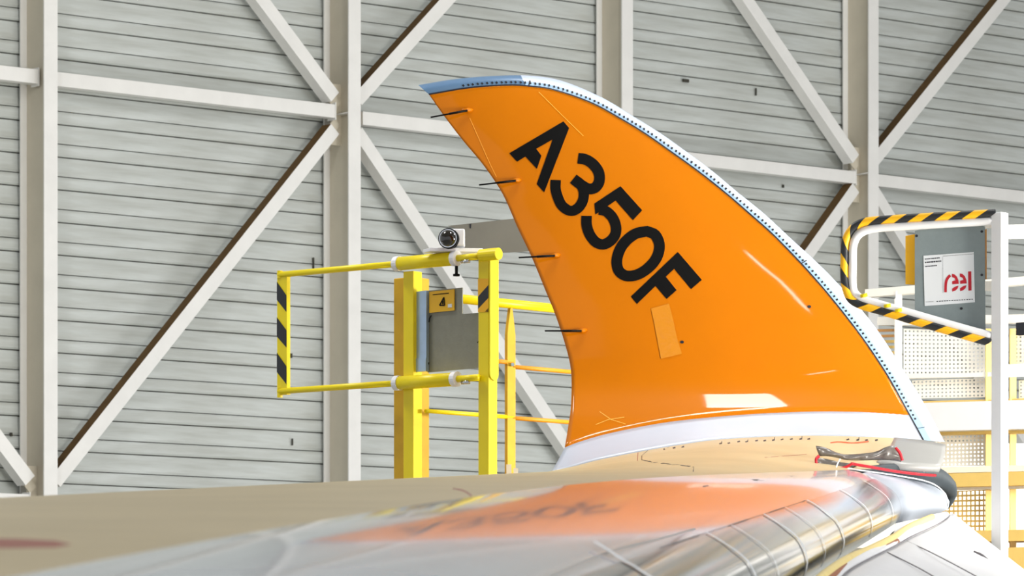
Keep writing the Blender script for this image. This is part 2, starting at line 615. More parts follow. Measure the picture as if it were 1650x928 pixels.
bvh_le = BVHTree.FromPolygons([tuple(v) for v in mbs.v], mbs.f)


def cast(bvh, px, py, lift=0.004):
    d = P(px, py, 1.0).normalized()
    h = bvh.ray_cast(Vector((0, 0, 0)), d)
    if h[0] is None:
        h = bvh.find_nearest(P(px, py, 30.5))
        if h[0] is None:
            return None
    return h[0] - d * lift


def tri2d(poly, step=6.0):
    """fill a 2-D outline with small triangles"""
    pts = []
    for i in range(len(poly)):
        a, b = Vector(poly[i]), Vector(poly[(i + 1) % len(poly)])
        k = max(1, int((b - a).length / step))
        pts += [a.lerp(b, j / k) for j in range(k)]
    n = len(pts)
    xs = [p.x for p in pts]; ys = [p.y for p in pts]
    ins = []
    y = min(ys) + step / 2
    while y < max(ys):
        x = min(xs) + step / 2
        while x < max(xs):
            c = False
            for i in range(n):
                p, q = pts[i], pts[i - 1]
                if (p.y > y) != (q.y > y) and x < (q.x - p.x) * (y - p.y) / (q.y - p.y) + p.x:
                    c = not c
            if c and min((Vector((x, y)) - p).length for p in pts) > step * 0.5:
                ins.append(Vector((x, y)))
            x += step
        y += step
    r = delaunay_2d_cdt(pts + ins, [], [list(range(n))], 1, 1e-5)
    return r[0], r[2]


def decal(name, polys, surf, m, parent, lift=0.004):
    """flat print laid on a surface: outlines dropped on the real skin, finely divided, welded into one piece"""
    g = MB()
    for q in polys:
        if len(q) > 4 or max(math.dist(q[0], p) for p in q) > 12:
            v, f = tri2d([tuple(p) for p in q])
        else:
            v, f = [Vector(p) for p in q], [tuple(range(len(q)))]
        pts = [FP(x, y, lift) if surf is None else cast(surf, x, y, lift) for x, y in v]
        g.add(pts, f)
    o = g.build(name, m, parent)
    bm = bmesh.new()
    bm.from_mesh(o.data)
    bmesh.ops.remove_doubles(bm, verts=bm.verts, dist=0.0004)
    bmesh.ops.recalc_face_normals(bm, faces=bm.faces)
    bm.to_mesh(o.data)
    bm.free()
    return o


# black edge lines between paint fields
decal('edge_line', ribbon2d(cr(inner, 140), 2.2), None, M['line'], winglet, 0.008)
ln = cr(root, 40)
# seams and dotted fasteners on the strip
g = MB()
d_acc = 0.0
nxt = 60.0
prev = None
for a, b in zip(cr(inner, 900), cr(outer, 900)):
    if prev is not None:
        d_acc += math.dist(a, prev)
    prev = a
    if d_acc >= nxt and d_acc < 1010:
        nxt += 7.6
        tx, ty = b[0] - a[0], b[1] - a[1]
        L = math.hypot(tx, ty)
        tx, ty = tx / L, ty / L
        cxp, cyp = a[0] + tx * 5.6, a[1] + ty * 5.6
        sx, sy = -ty, tx
        w, hh = 1.5, 1.8
        q = [(cxp + i * sx * w + j * tx * hh, cyp + i * sy * w + j * ty * hh) for i, j in ((-1, -1), (1, -1), (1, 1), (-1, 1))]
        pts = [cast(bvh_le, x, y, 0.006) for x, y in q]
        g.add(pts, [(0, 1, 2, 3)])
fs = g.build('fastener_row', M['line'], les)
fs['kind'] = 'stuff'
for a_, b_, w_ in (((852, 138), (856, 122.5), 2.0), ((1292, 424), (1307, 415), 1.6), ((1478, 690), (1490, 688), 0.8)):
    decal('strip_seam', ribbon2d([a_, b_], w_), bvh_le, M['line'], les, 0.006)


# ---- lettering A350F
def Z(lst, ox, oy, sc=180.0 / 928.0):
    return [(ox + x * sc, oy + y * sc) for x, y in lst]


sA = [Z([(55, 345), (505, 80), (552, 135), (415, 230), (278, 308), (190, 372), (120, 415)], 810, 180),
      Z([(552, 135), (345, 670), (283, 600), (415, 230)], 810, 180),
      Z([(190, 372), (278, 308), (322, 365), (285, 475)], 810, 180)]


def dense(poly, n=6):
    out = []
    for i in range(len(poly)):
        a, b = poly[i], poly[(i + 1) % len(poly)]
        for k in range(n):
            out.append((a[0] + (b[0] - a[0]) * k / n, a[1] + (b[1] - a[1]) * k / n))
    return out


decal('letter_a', sA, None, M['black'], winglet)
u3 = cr(Z([(626, 386), (690, 397), (752, 437), (797, 500), (804, 570), (776, 624), (725, 642), (668, 618), (587, 557)], 810, 180), 40)
l3 = cr(Z([(600, 565), (650, 605), (672, 660), (670, 725), (640, 785), (590, 821), (545, 818), (490, 775), (455, 700), (440, 640), (441, 567)], 810, 180), 44)
decal('digit_three', ribbon2d(u3, 17.4) + ribbon2d(l3, 16.6), None, M['black'], winglet)
s5 = [Z([(412, 103), (195, 247), (203, 338), (300, 272), (372, 222)], 920, 280), Z([(412, 103), (592, 303), (515, 385), (372, 222)], 920, 280)]
b5 = cr(Z([(235, 297), (290, 310), (345, 362), (374, 435), (370, 500), (330, 556), (265, 587), (205, 565), (155, 500), (131, 425), (130, 350)], 920, 280), 44)
decal('digit_five', s5 + ribbon2d(b5, 17.0), None, M['black'], winglet)
o0 = Z([(632, 477), (700, 507), (735, 590), (716, 688), (650, 775), (555, 836), (462, 848), (402, 810), (381, 738), (398, 650), (450, 565), (540, 497)], 920, 280)
o0 = o0 + [o0[0]]
decal('digit_zero', ribbon2d(cr(o0, 60)[:-1], 17.4, closed=True), None, M['black'], winglet)
sF = [Z([(630, 340), (690, 409), (600, 480), (530, 545), (445, 622), (290, 772), (240, 710)], 970, 340),
      Z([(690, 409), (830, 572), (740, 648), (600, 480)], 970, 340), Z([(530, 545), (620, 657), (537, 730), (445, 622)], 970, 340)]
decal('letter_f', sF, None, M['black'], winglet)

# ---- static dischargers on the trailing edge
for (x0, y0), (x1, y1) in (((694, 189), (756, 178)), ((772, 298), (834, 291)), ((836, 415), (897, 412)), ((878, 533), (940, 533))):
    e = cast(bvh_fin, x1 - 3, y1, 0.0)
    Yb = e.y
    b = P(x1 - 3, y1, Yb - 0.035)
    tip = P(x0, y0, Yb - 0.10)
    mid = b.lerp(tip, 0.5)
    dch = MB().tube([b, mid, mid, tip], 0.01, 8, rr=[0.0085, 0.0085, 0.006, 0.0055]).build('static_discharger', M['black'], winglet, smooth=True)
    q = cast(bvh_fin, x1, y1, 0.0)
    MB().tube([q + Vector((0.03, 0.01, 0.005)), q + Vector((0, -0.02, 0)), b + Vector((-0.04, 0, 0))], 0.02, 8, rr=[0.008, 0.018, 0.010]).build(
        'discharger_base', M['orange'], winglet, smooth=True)

# ---- small marks on the orange skin
for pth, w_ in (([(868, 148), (905, 185), (940, 219)], 0.9), ([(757, 190), (790, 265), (800, 285)], 0.7), ([(960, 684), (980, 676), (1006, 672)], 1.0),
                ([(966, 663), (985, 676), (1008, 683)], 1.0)):
    decal('panel_line', ribbon2d(pth, w_), None, M['scuff'], winglet, 0.005)
for x, y in ((1099, 551), (1304, 494)):
    decal('port_mark', [[(x + 3.2 * math.cos(a), y + 2.5 * math.sin(a)) for a in [k * math.pi / 4 for k in range(8)]]], None, M['line'], winglet, 0.006)
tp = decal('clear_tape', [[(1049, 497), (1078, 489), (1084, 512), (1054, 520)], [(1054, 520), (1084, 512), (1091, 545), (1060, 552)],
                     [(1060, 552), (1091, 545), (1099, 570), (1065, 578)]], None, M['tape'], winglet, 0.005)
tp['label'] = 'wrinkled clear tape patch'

# ---- tan upper skin, from the rear edge over to the foot of the winglet
A_pts = [TE(6), TE(8.3), TE(10.5), TE(14.6), TE(18), TE(22), TE(26), TE(29.6)] + [FP(x, y) for x, y in root[1:9]]
B_Y = [6, 8.3, 10.5, 14.6, 16.5, 18, 18.8, 19.6, 20.3, 21, 22.5, 24, 25.2, 27, 28.2, 29]
A_s = cr([tuple(v) for v in A_pts[:8]], 40)[:-1] + cr([tuple(v) for v in A_pts[7:]], 36)


def lerp_idx(vals, n1, n2, k):
    a = np.interp(np.linspace(0, 1, n1), np.linspace(0, 1, k), vals[:k])[:-1]
    b = np.interp(np.linspace(0, 1, n2), np.linspace(0, 1, len(vals) - k + 1), vals[k - 1:])
    return list(a) + list(b)


B_s = [BF(y) for y in lerp_idx(B_Y, 40, 36, 8)]
rows = []
for i, (a, b) in enumerate(zip(A_s, B_s)):
    a = Vector(a)
    fr = max(0.0, (i - 42) / 33.0)
    r = []
    for k in range(17):
        s_ = k / 16
        p = b.lerp(a, s_)
        bow = 0.035 * (1 - min(1, fr * 3)) - 0.05 * min(1.0, fr * 1.5)
        p.z += bow * 4 * s_ * (1 - s_) * (0.5 if bow > 0 else 1)
        r.append(p)
    rows.append(r)
mbt = MB().grid(rows)
tan = mbt.build('upper_skin', M['tan'], wing, smooth=True)
tan['label'] = 'matt tan primer upper skin'
bvh_tan = BVHTree.FromPolygons([tuple(v) for v in mbt.v], mbt.f)

# ---- glossy grey front skin and the slat with a polished nose
nose = [(0.14, 0.100), (0.11, 0.084), (0.08, 0.064), (0.05, 0.042), (0.025, 0.022), (0.006, 0.004), (-0.008, -0.016), (-0.02, -0.04), (-0.03, -0.07),
        (-0.034, -0.10), (-0.03, -0.13), (-0.018, -0.16), (0.01, -0.195), (0.06, -0.225), (0.15, -0.26), (0.4, -0.32)]
ST = list(np.linspace(6, 28.2, 70))
rows = []
for Y in ST:
    p0 = pt(Y, 0.14, 0.100)
    b = BF(Y)
    r = []
    L = (b - p0).length
    hb = b.z - p0.z
    for k in range(25):
        s_ = (k / 24) ** 1.3
        p = p0.lerp(b, s_)
        m0, m1 = 0.50 * L, 0.07 * L
        z = (2 * s_**3 - 3 * s_**2 + 1) * 0 + (s_**3 - 2 * s_**2 + s_) * m0 + (-2 * s_**3 + 3 * s_**2) * hb + (s_**3 - s_**2) * m1
        p.z = p0.z + z
        r.append(p)
    rows.append(r)
mbg = MB().grid(rows)
front = mbg.build('front_skin', M['greyskin'], wing, smooth=True)
front['label'] = 'glossy light grey forward skin mirroring the winglet'
bvh_front = BVHTree.FromPolygons([tuple(v) for v in mbg.v], mbg.f)
cuts = [6, 12.07, 17.75, 20.75, 28.2]
for c0, c1 in zip(cuts[:-1], cuts[1:]):
    yy = np.linspace(c0 + 0.006, c1 - 0.006, 16)
    MB().grid([[pt(Y, q, h + 0.004) for q, h in nose] for Y in yy]).build('slat', M['alu'], wing, smooth=True)
for Yk, w in ((12.07, 0.07), (14.92, 0.055), (16.0, 0.03), (17.75, 0.075), (19.1, 0.035), (20.75, 0.08), (23.8, 0.06), (26.7, 0.05)):
    pr = nose[:13]
    if Yk < 13:
        pr = [(0.22, 0.152), (0.18, 0.128)] + pr
    MB().grid([[pt(Y, q - (0.004 if h < 0.05 else 0), h + 0.009) for q, h in pr] for Y in (Yk - w / 2, Yk + w / 2)]).build('sealing_band', M['strap'], wing, smooth=True)
# dark gap along the back of the slat and the cream joint line
g = MB()
for i in range(30):
    Y0_, Y1_ = 13.2 + i * 0.25, 13.2 + (i + 1) * 0.25
    w = 0.006 if i % 9 in (2, 3, 4, 5) else 0.002
    g.add([pt(Y0_, 0.142, 0.106), pt(Y1_, 0.142, 0.106), pt(Y1_, 0.142 + w, 0.108), pt(Y0_, 0.142 + w, 0.108)], [(0, 1, 2, 3)])
g.build('slat_gap', M['line'], wing)
decal('joint_line', ribbon2d(cr([(860, 940), (896, 925), (985, 888), (1060, 869), (1120, 852)], 20), 3), bvh_front, M['fair'], front, 0.004)
for q in ([(1131, 783.5), (1140, 781), (1143, 783), (1134, 785)], [(1208, 772.5), (1222, 772), (1232, 774.5), (1216, 774.5)],
          [(1268, 766.5), (1280, 766), (1284, 768), (1274, 768)]):
    decal('skin_mark', [q], bvh_front, M['line'], front, 0.004)
# underside
rows = []
for Y in np.linspace(6, 29, 14):
    a = pt(Y, 0.4, -0.32 + 0.004)
    b = TE(Y) + Vector((0, 0, -0.03))
    rows.append([a, a.lerp(b, 0.33) + Vector((0, 0, -0.05)), a.lerp(b, 0.66) + Vector((0, 0, -0.03)), b, TE(Y)])
MB().grid(rows).build('lower_skin', M['greyskin'], wing, smooth=True)

# marks on the tan skin
fm_x = [(1056, 724), (1071, 722), (1086, 720), (1100, 718.5), (1161, 713), (1174, 712.5), (1190, 710), (1203, 710), (1219, 708.5), (1232, 708.5),
        (1246, 707.5), (1260, 706.5), (1275, 706), (1290, 705.8), (1303, 705.8), (1366, 706.5), (1382, 707), (1396, 707.5), (1412, 707.5)]
polys = []
for i, (x, y) in enumerate(fm_x):
    polys.append([(x - 2.4, y + 1), (x + 2.2, y - 0.4), (x + 2.6, y + 2.0), (x - 1.6, y + 3.0)])
    if i % 3 == 1:
        polys.append([(x + 1.6, y - 3), (x + 2.8, y - 3), (x + 2.6, y + 1), (x + 1.4, y + 1)])
o = decal('fastener_marks', polys, bvh_tan, M['line'], tan, 0.01)
o['kind'] = 'stuff'
decal('panel_outline', ribbon2d([(1034, 727), (1034, 741), (1055, 745), (1118, 752), (1117, 760)], 1.6), bvh_tan, M['line'], tan, 0.01)
decal('panel_edge', ribbon2d([(1028, 729), (1027, 743)], 1.2), bvh_tan, M['rust'], tan, 0.01)
decal('panel_edge', ribbon2d([(1232, 737), (1300, 732)], 0.7), bvh_tan, M['rust'], tan, 0.01)
o = decal('red_stain', [[(-60, 867), (30, 868), (90, 871), (116, 877), (90, 882), (30, 883), (-60, 884)]], bvh_tan, M['rust'], tan, 0.004)
o['label'] = 'faded red stripe'
decal('orange_marker', ribbon2d(cr([(1338, 713.5), (1350, 711.8), (1375, 713.5), (1400, 711)], 12), 2.0), bvh_tan, M['orangeflag'], tan, 0.012)
decal('skin_crease', ribbon2d(cr([(730, 787), (748, 791), (760, 799)], 8), 2.5), bvh_tan, M['rust'], tan, 0.004)

# tip cap
inn = cr([tuple(P(1385, 764, 28.2)), tuple(P(1412, 778, 28.2)), tuple(P(1430, 793, 28.2)), tuple(P(1440, 806, 28.2)), tuple(P(1442, 822, 28.2)), tuple(P(1434, 846, 28.2))], 24)
out = cr([tuple(P(1400, 763, 29.2)), tuple(P(1466, 772, 29.9)), tuple(P(1508, 785, 30.3)), tuple(P(1528, 802, 30.5)), tuple(P(1529, 818, 30.4)), tuple(P(1492, 835, 30.0))], 24)
rows = []
for a, b in zip(inn, out):
    a, b = Vector(a), Vector(b)
    rows.append([a.lerp(b, s_) + Vector((0.1, -0.25, 0.05)) * (4 * s_ * (1 - s_)) * 0.18 for s_ in np.linspace(0, 1, 12)])
o = MB().grid(rows).build('tip_cap', M['cap'], wing, smooth=True)
o['label'] = 'smooth white wing tip cap'
# grey fairing right of the tan skin
ff = coons([(1412, 744), (1460, 749), (1515, 752)], [(1441, 705), (1488, 709), (1524, 716)], [(1412, 744), (1432, 722), (1441, 705)], [(1515, 752), (1522, 735), (1524, 716)], 14, 8)
mbf = MB().grid([[P(x, y, 30.2 - (y - 705) / 47 * 0.7 + 0.15 * ((x - 1441) / 80) ** 2) for x, y in r] for r in ff])
o = mbf.build('tip_fairing', M['fair'], wing, smooth=True)
o['label'] = 'light grey fairing below the winglet leading edge'
solid(o, 0.04)

# ------------------------------------------------------------------ edge protector on the wing tip
t = thing('edge_protector', 'dark rubber edge protector with red trim wrapped around the wing tip', 'edge protector', P(1480, 770, 29.8))
path = cr([tuple(P(1345, 757, 28.9)), tuple(P(1400, 757, 29.2)), tuple(P(1440, 758, 29.6)), tuple(P(1480, 762, 30.0)), tuple(P(1510, 770, 30.4)),
           tuple(P(1528, 784, 30.6)), tuple(P(1533, 800, 30.7)), tuple(P(1524, 818, 30.7))], 40)
rr = [ip(i / 39, [0, 0.25, 0.5, 0.75, 0.9, 1.0], [0.01, 0.035, 0.062, 0.075, 0.06, 0.02]) for i in range(40)]
MB().tube(path, 0.05, 14, rr=rr).build('rubber_sleeve', M['rubber'], t, smooth=True)
MB().tube(cr([tuple(P(1372, 747, 28.6)), tuple(P(1400, 752, 28.8)), tuple(P(1440, 759, 29.2)), tuple(P(1480, 764, 29.5)), tuple(P(1507, 766, 29.8))], 24), 0.010, 8).build(
    'red_piping', M['red'], t, smooth=True)
MB().tube(cr([tuple(P(1366, 755, 28.5)), tuple(P(1410, 761, 28.8)), tuple(P(1450, 767, 29.2)), tuple(P(1500, 778, 29.7)), tuple(P(1524, 797, 30.0)), tuple(P(1527, 815, 30.1))], 30), 0.005, 8).build(
    'edge_bead', M['strap'], t, smooth=True)
MB().box(P(1490, 757, 29.6), (0.008, 0, 0.012), (0, 0.004, 0), (-0.004, 0, 0.004)).build('tag', M['paper'], t)

t = thing('protective_cover', 'crumpled grey plastic cover with red piping lying on the tan skin beside the tip', 'cover', P(1380, 742, 28.9))


def sheet(top, bot, n, dep, m, name, parent, thick=0.006):
    a, b = cr(top, n), cr(bot, n)
    rows = []
    for i in range(n):
        r = []
        for k in range(7):
            s_ = k / 6
            x, y = a[i][0] + (b[i][0] - a[i][0]) * s_, a[i][1] + (b[i][1] - a[i][1]) * s_
            r.append(P(x, y, dep(x) - 0.03 * math.sin(s_ * 3.1) - 0.012 * math.sin(i * 0.9 + k)))
        rows.append(r)
    return solid(MB().grid(rows).build(name, m, parent, smooth=True), thick)


sheet([(1315, 718), (1330, 721), (1346, 728), (1360, 732), (1385, 731), (1410, 728), (1428, 720), (1440, 719), (1450, 731)],
      [(1320, 735), (1333, 735), (1350, 738), (1362, 741), (1385, 742), (1410, 741), (1425, 741), (1440, 742), (1452, 744)], 28,
      lambda x: 29.0 + (x - 1320) * 0.002, M['vinyl'], 'plastic_sheet', t)
sheet([(1316, 737), (1335, 740), (1350, 744), (1365, 746), (1380, 748)], [(1316, 752), (1335, 756), (1350, 758), (1365, 757), (1380, 752)], 20,
      lambda x: 28.7 + (x - 1320) * 0.002, M['vinyl'], 'lower_sheet', t)
MB().tube(cr([tuple(P(1319, 735, 28.65)), tuple(P(1315, 740, 28.62)), tuple(P(1316, 751, 28.62))], 10), 0.010, 8).build('red_piping', M['red'], t, smooth=True)
MB().tube(cr([tuple(P(1345, 754, 28.6)), tuple(P(1358, 754, 28.6)), tuple(P(1368, 750, 28.6)), tuple(P(1374, 746, 28.6))], 12), 0.009, 8).build('red_piping', M['red'], t, smooth=True)
MB().tube(cr([tuple(P(1443, 721, 29.1)), tuple(P(1450, 730, 29.1)), tuple(P(1454, 742, 29.1))], 10), 0.010, 8).build('red_piping', M['red'], t, smooth=True)
MB().tube(cr([tuple(P(1354, 739, 28.55)), tuple(P(1350, 746, 28.55)), tuple(P(1346, 758, 28.5))], 10), 0.005, 6).build('tie_cord', M['paper'], t, smooth=True)

# ------------------------------------------------------------------ yellow gate and railing behind the wing
GA = Vector((math.cos(math.radians(40)), -math.sin(math.radians(40)), 0))    # gate direction, right and nearer
GB = Vector((math.sin(math.radians(40)), math.cos(math.radians(40)), 0))     # railing direction, right and farther
UZ = Vector((0, 0, 1))


def gY(px, Y0=33.0, px0=785.0, k=-math.tan(math.radians(40))):
    # depth along the gate line through (px0, Y0)
    X0 = (px0 - CX) * Y0 / FPX
    x = (px - CX) / FPX
    # X0 + s = x*(Y0 + k*s)
    s_ = (x * Y0 - X0) / (1 - x * k)
    return Y0 + k * s_


def GP(px, py, off=0.0):
    Y = gY(px)
    return P(px, py, Y) - GB * off


DECK = 1.15
t = thing('yellow_gate', 'bright yellow safety gate with striped end bar and grey sheet panel', 'gate', P(665, HY, gY(665)) + UZ * DECK)
zt, zb = 3.609, 2.685
zr = lambda px: None


def GZ(px, z, off=0.0):
    p = P(px, HY, gY(px)) - GB * off
    return Vector((p.x, p.y, z))


# posts
for px, ztop, m in ((665, 3.55, 'yellow'), (786, 3.62, 'yellow')):
    c = GZ(px, 0)
    h0, h1 = DECK, ztop
    MB().box(Vector((c.x, c.y, (h0 + h1) / 2)), GA * 0.052, GB * 0.052, UZ * (h1 - h0) / 2).build('post', M[m], t, bevel=0.006)
c = GZ(641, 0) + GB * 0.16
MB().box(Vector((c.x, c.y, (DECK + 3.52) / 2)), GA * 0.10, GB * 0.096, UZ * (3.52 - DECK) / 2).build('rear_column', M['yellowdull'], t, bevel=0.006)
# rounded front plate on the right post
c = GZ(786, 0) + GA * 0.066
pl = []
for k in range(17):
    a = math.pi * k / 16
    pl.append(c - GB * 0.05 * math.cos(a) + UZ * (3.60 + 0.05 * math.sin(a)))
for k in range(17):
    a = math.pi + math.pi * k / 16
    pl.append(c - GB * 0.05 * math.cos(a) + UZ * (2.72 + 0.05 * math.sin(a)))
n = len(pl)
MB().add(pl + [p - GA * 0.012 for p in pl], [tuple(range(n)), tuple(reversed(range(n, 2 * n)))] + [((i + 1) % n, i, i + n, (i + 1) % n + n) for i in range(n)]).build('post_plate', M['yellow'], t)
# rails, sleeves, collars
for z, name in ((3.609, 'top'), (2.69, 'bottom')):
    off = 0.09
    MB().tube([GZ(462, z, off), GZ(655, z, off)], 0.024, 14).build('rail', M['yellow'], t, smooth=True)
    MB().tube([GZ(654, z, off), GZ(744, z, off)], 0.052, 18).build('sleeve', M['yellow'], t, smooth=True)
    for px in (653, 746):
        MB().tube([GZ(px - 3, z, off), GZ(px + 4, z, off)], 0.058, 18).build('collar', M['nylon'], t, smooth=False)
    if z > 3:
        MB().tube([GZ(748, z, off), GZ(782, z, off)], 0.026, 14).build('rail_end', M['yellow'], t, smooth=True)
        MB().tube([GZ(783, z + 0.01, off - 0.03), GZ(812, z + 0.01, off - 0.03)], 0.046, 18).build('end_tube', M['yellow'], t, smooth=False)
    else:
        MB().tube([GZ(748, z, off), GZ(784, z, off)], 0.026, 14).build('rail_end', M['yellow'], t, smooth=True)
    MB().tube([GZ(758, z - 0.03, off + 0.01), GZ(770, z - 0.03, off + 0.01)], 0.016, 10).build('latch_bolt', M['chrome'], t, smooth=True)
# striped vertical end bar
hb = MB()
bx0, bx1 = 460.5, 476.0
hb.add([GZ(bx0, 2.66, 0.1), GZ(bx1, 2.66, 0.1), GZ(bx1, 3.60, 0.1), GZ(bx0, 3.60, 0.1), GZ(bx0, 2.66, 0.06), GZ(bx1, 2.66, 0.06), GZ(bx1, 3.60, 0.06), GZ(bx0, 3.60, 0.06)],
       [(0, 1, 2, 3), (5, 4, 7, 6), (1, 5, 6, 2), (4, 0, 3, 7), (3, 2, 6, 7), (4, 5, 1, 0)])
bar = hb.build('end_bar', M['yellow'], t)
zz = lambda py: (HY - py) / FPX * gY(468)
for (l0, l1, r0, r1) in ((454.6, 484, 478, 505), (512, 543, 534, 562), (569, 600, 592, 621)):
    hs = MB()
    hs.add([GZ(bx0, zz(l0), 0.104), GZ(bx1, zz(r0), 0.104), GZ(bx1, zz(r1), 0.104), GZ(bx0, zz(l1), 0.104)], [(0, 1, 2, 3)])
    hs.build('black_stripe', M['hazk'], bar)
MB().tube([GZ(463.5, 3.58, 0.09), GZ(463.5, 3.64, 0.09)], 0.022, 10).build('bar_cap', M['yellow'], t)
MB().tube([GZ(463.5, 2.64, 0.09), GZ(463.5, 2.72, 0.09)], 0.022, 10).build('bar_cap', M['yellow'], t)
# hazard tape on the right post
for poly, m in (([(772, 449), (785, 449), (785, 459), (772, 478)], 'hazy'), ([(772, 478), (785, 459), (785, 480), (772, 498)], 'hazk'),
                ([(772, 498), (785, 480), (785, 503), (772, 503)], 'hazy'), ([(780, 503), (785, 496), (785, 503)], 'hazk')):
    cc = GZ(786, 0)
    pts = []
    for x, y in poly:
        f_ = (x - 772) / 13.0
        p = cc - GB * 0.0545 + GA * (-0.052 + 0.104 * f_)
        pts.append(Vector((p.x, p.y, (HY - y) / FPX * p.y)))
    MB().add(pts, [tuple(range(len(pts)))]).build('hazard_tape', M[m], t)
# sheet panel, sign, galvanised strip
o_ = -0.02
pan = [(686, 468), (742, 463), (742, 506), (772, 503), (772, 592), (686, 600)]


def slab(poly, off, th, fn):
    a = [fn(x, y, off) for x, y in poly]
    b = [fn(x, y, off - th) for x, y in poly]
    n = len(poly)
    return MB().add(a + b, [tuple(reversed(range(n))), tuple(range(n, 2 * n))] + [(i, (i + 1) % n, (i + 1) % n + n, i + n) for i in range(n)])


sp = slab(pan, o_, 0.01, GP).build('sheet_panel', M['greypanel'], t)
slab([(667, 471), (689, 468), (689, 598), (667, 600)], o_ + 0.035, 0.03, GP).build('galvanised_strip', M['galv'], t)
slab([(668, 578), (689, 577), (689, 598), (668, 600)], o_ + 0.042, 0.006, GP).build('strip_clip', M['galv'], t)
sg = slab([(691, 470), (731, 466), (731, 500), (691, 504)], o_ + 0.016, 0.008, GP).build('warning_sign', M['signyel'], t)
tri = [(708, 492), (715, 479), (716, 492)]
q = []
for i in range(3):
    a, b = Vector(tri[i]), Vector(tri[(i + 1) % 3])
    q += ribbon2d([a, b], 2.0)
g = MB()
for poly in q + [[(697, 474.2), (723, 471.6), (723, 473.0), (697, 475.6)], [(712, 486), (714, 484), (714, 490), (712, 491)]]:
    g.add([GP(x, y, o_ + 0.019) for x, y in poly], [tuple(range(len(poly)))])
g.build('warning_print', M['black'], sg)
MB().add([GP(x, y, o_ + 0.019) for x, y in ((721.5, 490), (728, 489.4), (728, 495), (721.5, 495.6))], [(0, 1, 2, 3)]).build('sign_label', M['paper'], sg)
for pth in ([(690, 519), (691, 513), (694, 508)], [(688, 589), (690, 584)], [(768, 552), (771, 549)]):
    g = MB()
    for poly in ribbon2d(pth, 1.6):
        g.add([GP(x, y, o_ + 0.012) for x, y in poly], [tuple(range(len(poly)))])
    g.build('cable_tie', M['black'], sp)
# bolt heads
for px, z in ((640, 3.32), (638, 1.95), (641, 2.9)):
    cc = GZ(641, 0) + GB * 0.16
    p = cc - GA * 0.102 + GB * 0.02
    p.z = z
    MB().tube([p, p - GA * 0.012], 0.014, 8).build('bolt', M['galv'], t)

# round black lens unit on the gate
t = thing('lens_unit', 'white box with round black lens clamped on top of the yellow gate', 'camera', P(725, 410, gY(730)))
Yl = gY(730) - 0.12
b = MB()
b.box(P(736, 384, Yl + 0.06), (0.062, 0, 0.0), (0, 0.08, 0), (0, 0, 0.065))
b.build('housing', M['housing'], t, bevel=0.012)
lc = P(722, 384, Yl - 0.05)
axis = Vector((-0.22, -1, 0.0)).normalized()
MB().tube([lc - axis * 0.06, lc, lc], 0.07, 28, rr=[0.078, 0.078, 0.066]).build('lens_ring', M['black'], t, smooth=False)
MB().tube([lc - axis * 0.03, lc + axis * 0.012, lc + axis * 0.03, lc + axis * 0.036], 0.06, 28, rr=[0.064, 0.062, 0.04, 0.01]).build('lens_glass', M['lens'], t, smooth=True)
MB().tube([lc - axis * 0.012, lc + axis * 0.006], 0.07, 28, rr=[0.070, 0.070]).build('lens_bezel', M['chrome'], t, smooth=False)
MB().box(P(730, 404, Yl + 0.06), (0.2, 0.03, 0.0), (-0.03, 0.07, 0), (0, 0, 0.014)).build('bracket', M['housing'], t, bevel=0.004)
MB().tube([P(735.5, 427, Yl - 0.02), P(735.5, 442, Yl - 0.02)], 0.012, 10).build('clamp_screw', M['black'], t)
MB().tube([P(735.5, 441.5, Yl - 0.02), P(735.5, 445, Yl - 0.02)], 0.026, 12).build('clamp_foot', M['black'], t)

# grey duct behind the winglet
t = thing('sheet_duct', 'flat grey sheet-metal arm reaching out from behind the winglet above the gate', 'duct', P(800, 380, 35.0))
Yd = 35.0
poly = [(721, 364), (830, 352), (960, 339), (960, 396), (840, 406), (752, 410), (745, 398), (748, 372)]
DP = lambda x, y, off: P(x, y, Yd - (x - 720) * 0.001 - off)
slab(poly, 0.0, 0.12, DP).build('arm_body', M['duct'], t)
MB().add([DP(x, y, 0.004) for x, y in ((756.6, 361), (759.4, 360.5), (758.8, 368), (757.0, 368))], [(0, 1, 2, 3)]).build('joint_mark', M['line'], t)
MB().beam(P(950, 365, Yd), P(950, HY, Yd) + UZ * ZF, (1, 0, 0), 0.12, 0.12).build('hidden_post', M['duct'], t).name = 'support_post'

# railing
t = thing('yellow_railing', 'yellow handrail with two thin lower rails running behind the winglet', 'railing', P(822, HY, 34.2) + UZ * DECK)
RB0 = P(800, 487, 34.0)


def RZ(px, z, off=0.0):
    x = (px - CX) / FPX
    k = 1 / math.tan(math.radians(40))
    k = math.cos(math.radians(44)) / math.sin(math.radians(44))
    Y0 = 34.0
    X0 = (800 - CX) * Y0 / FPX
    s_ = (x * Y0 - X0) / (1 - x * k)
    return Vector((X0 + s_, Y0 + k * s_ - off, z))


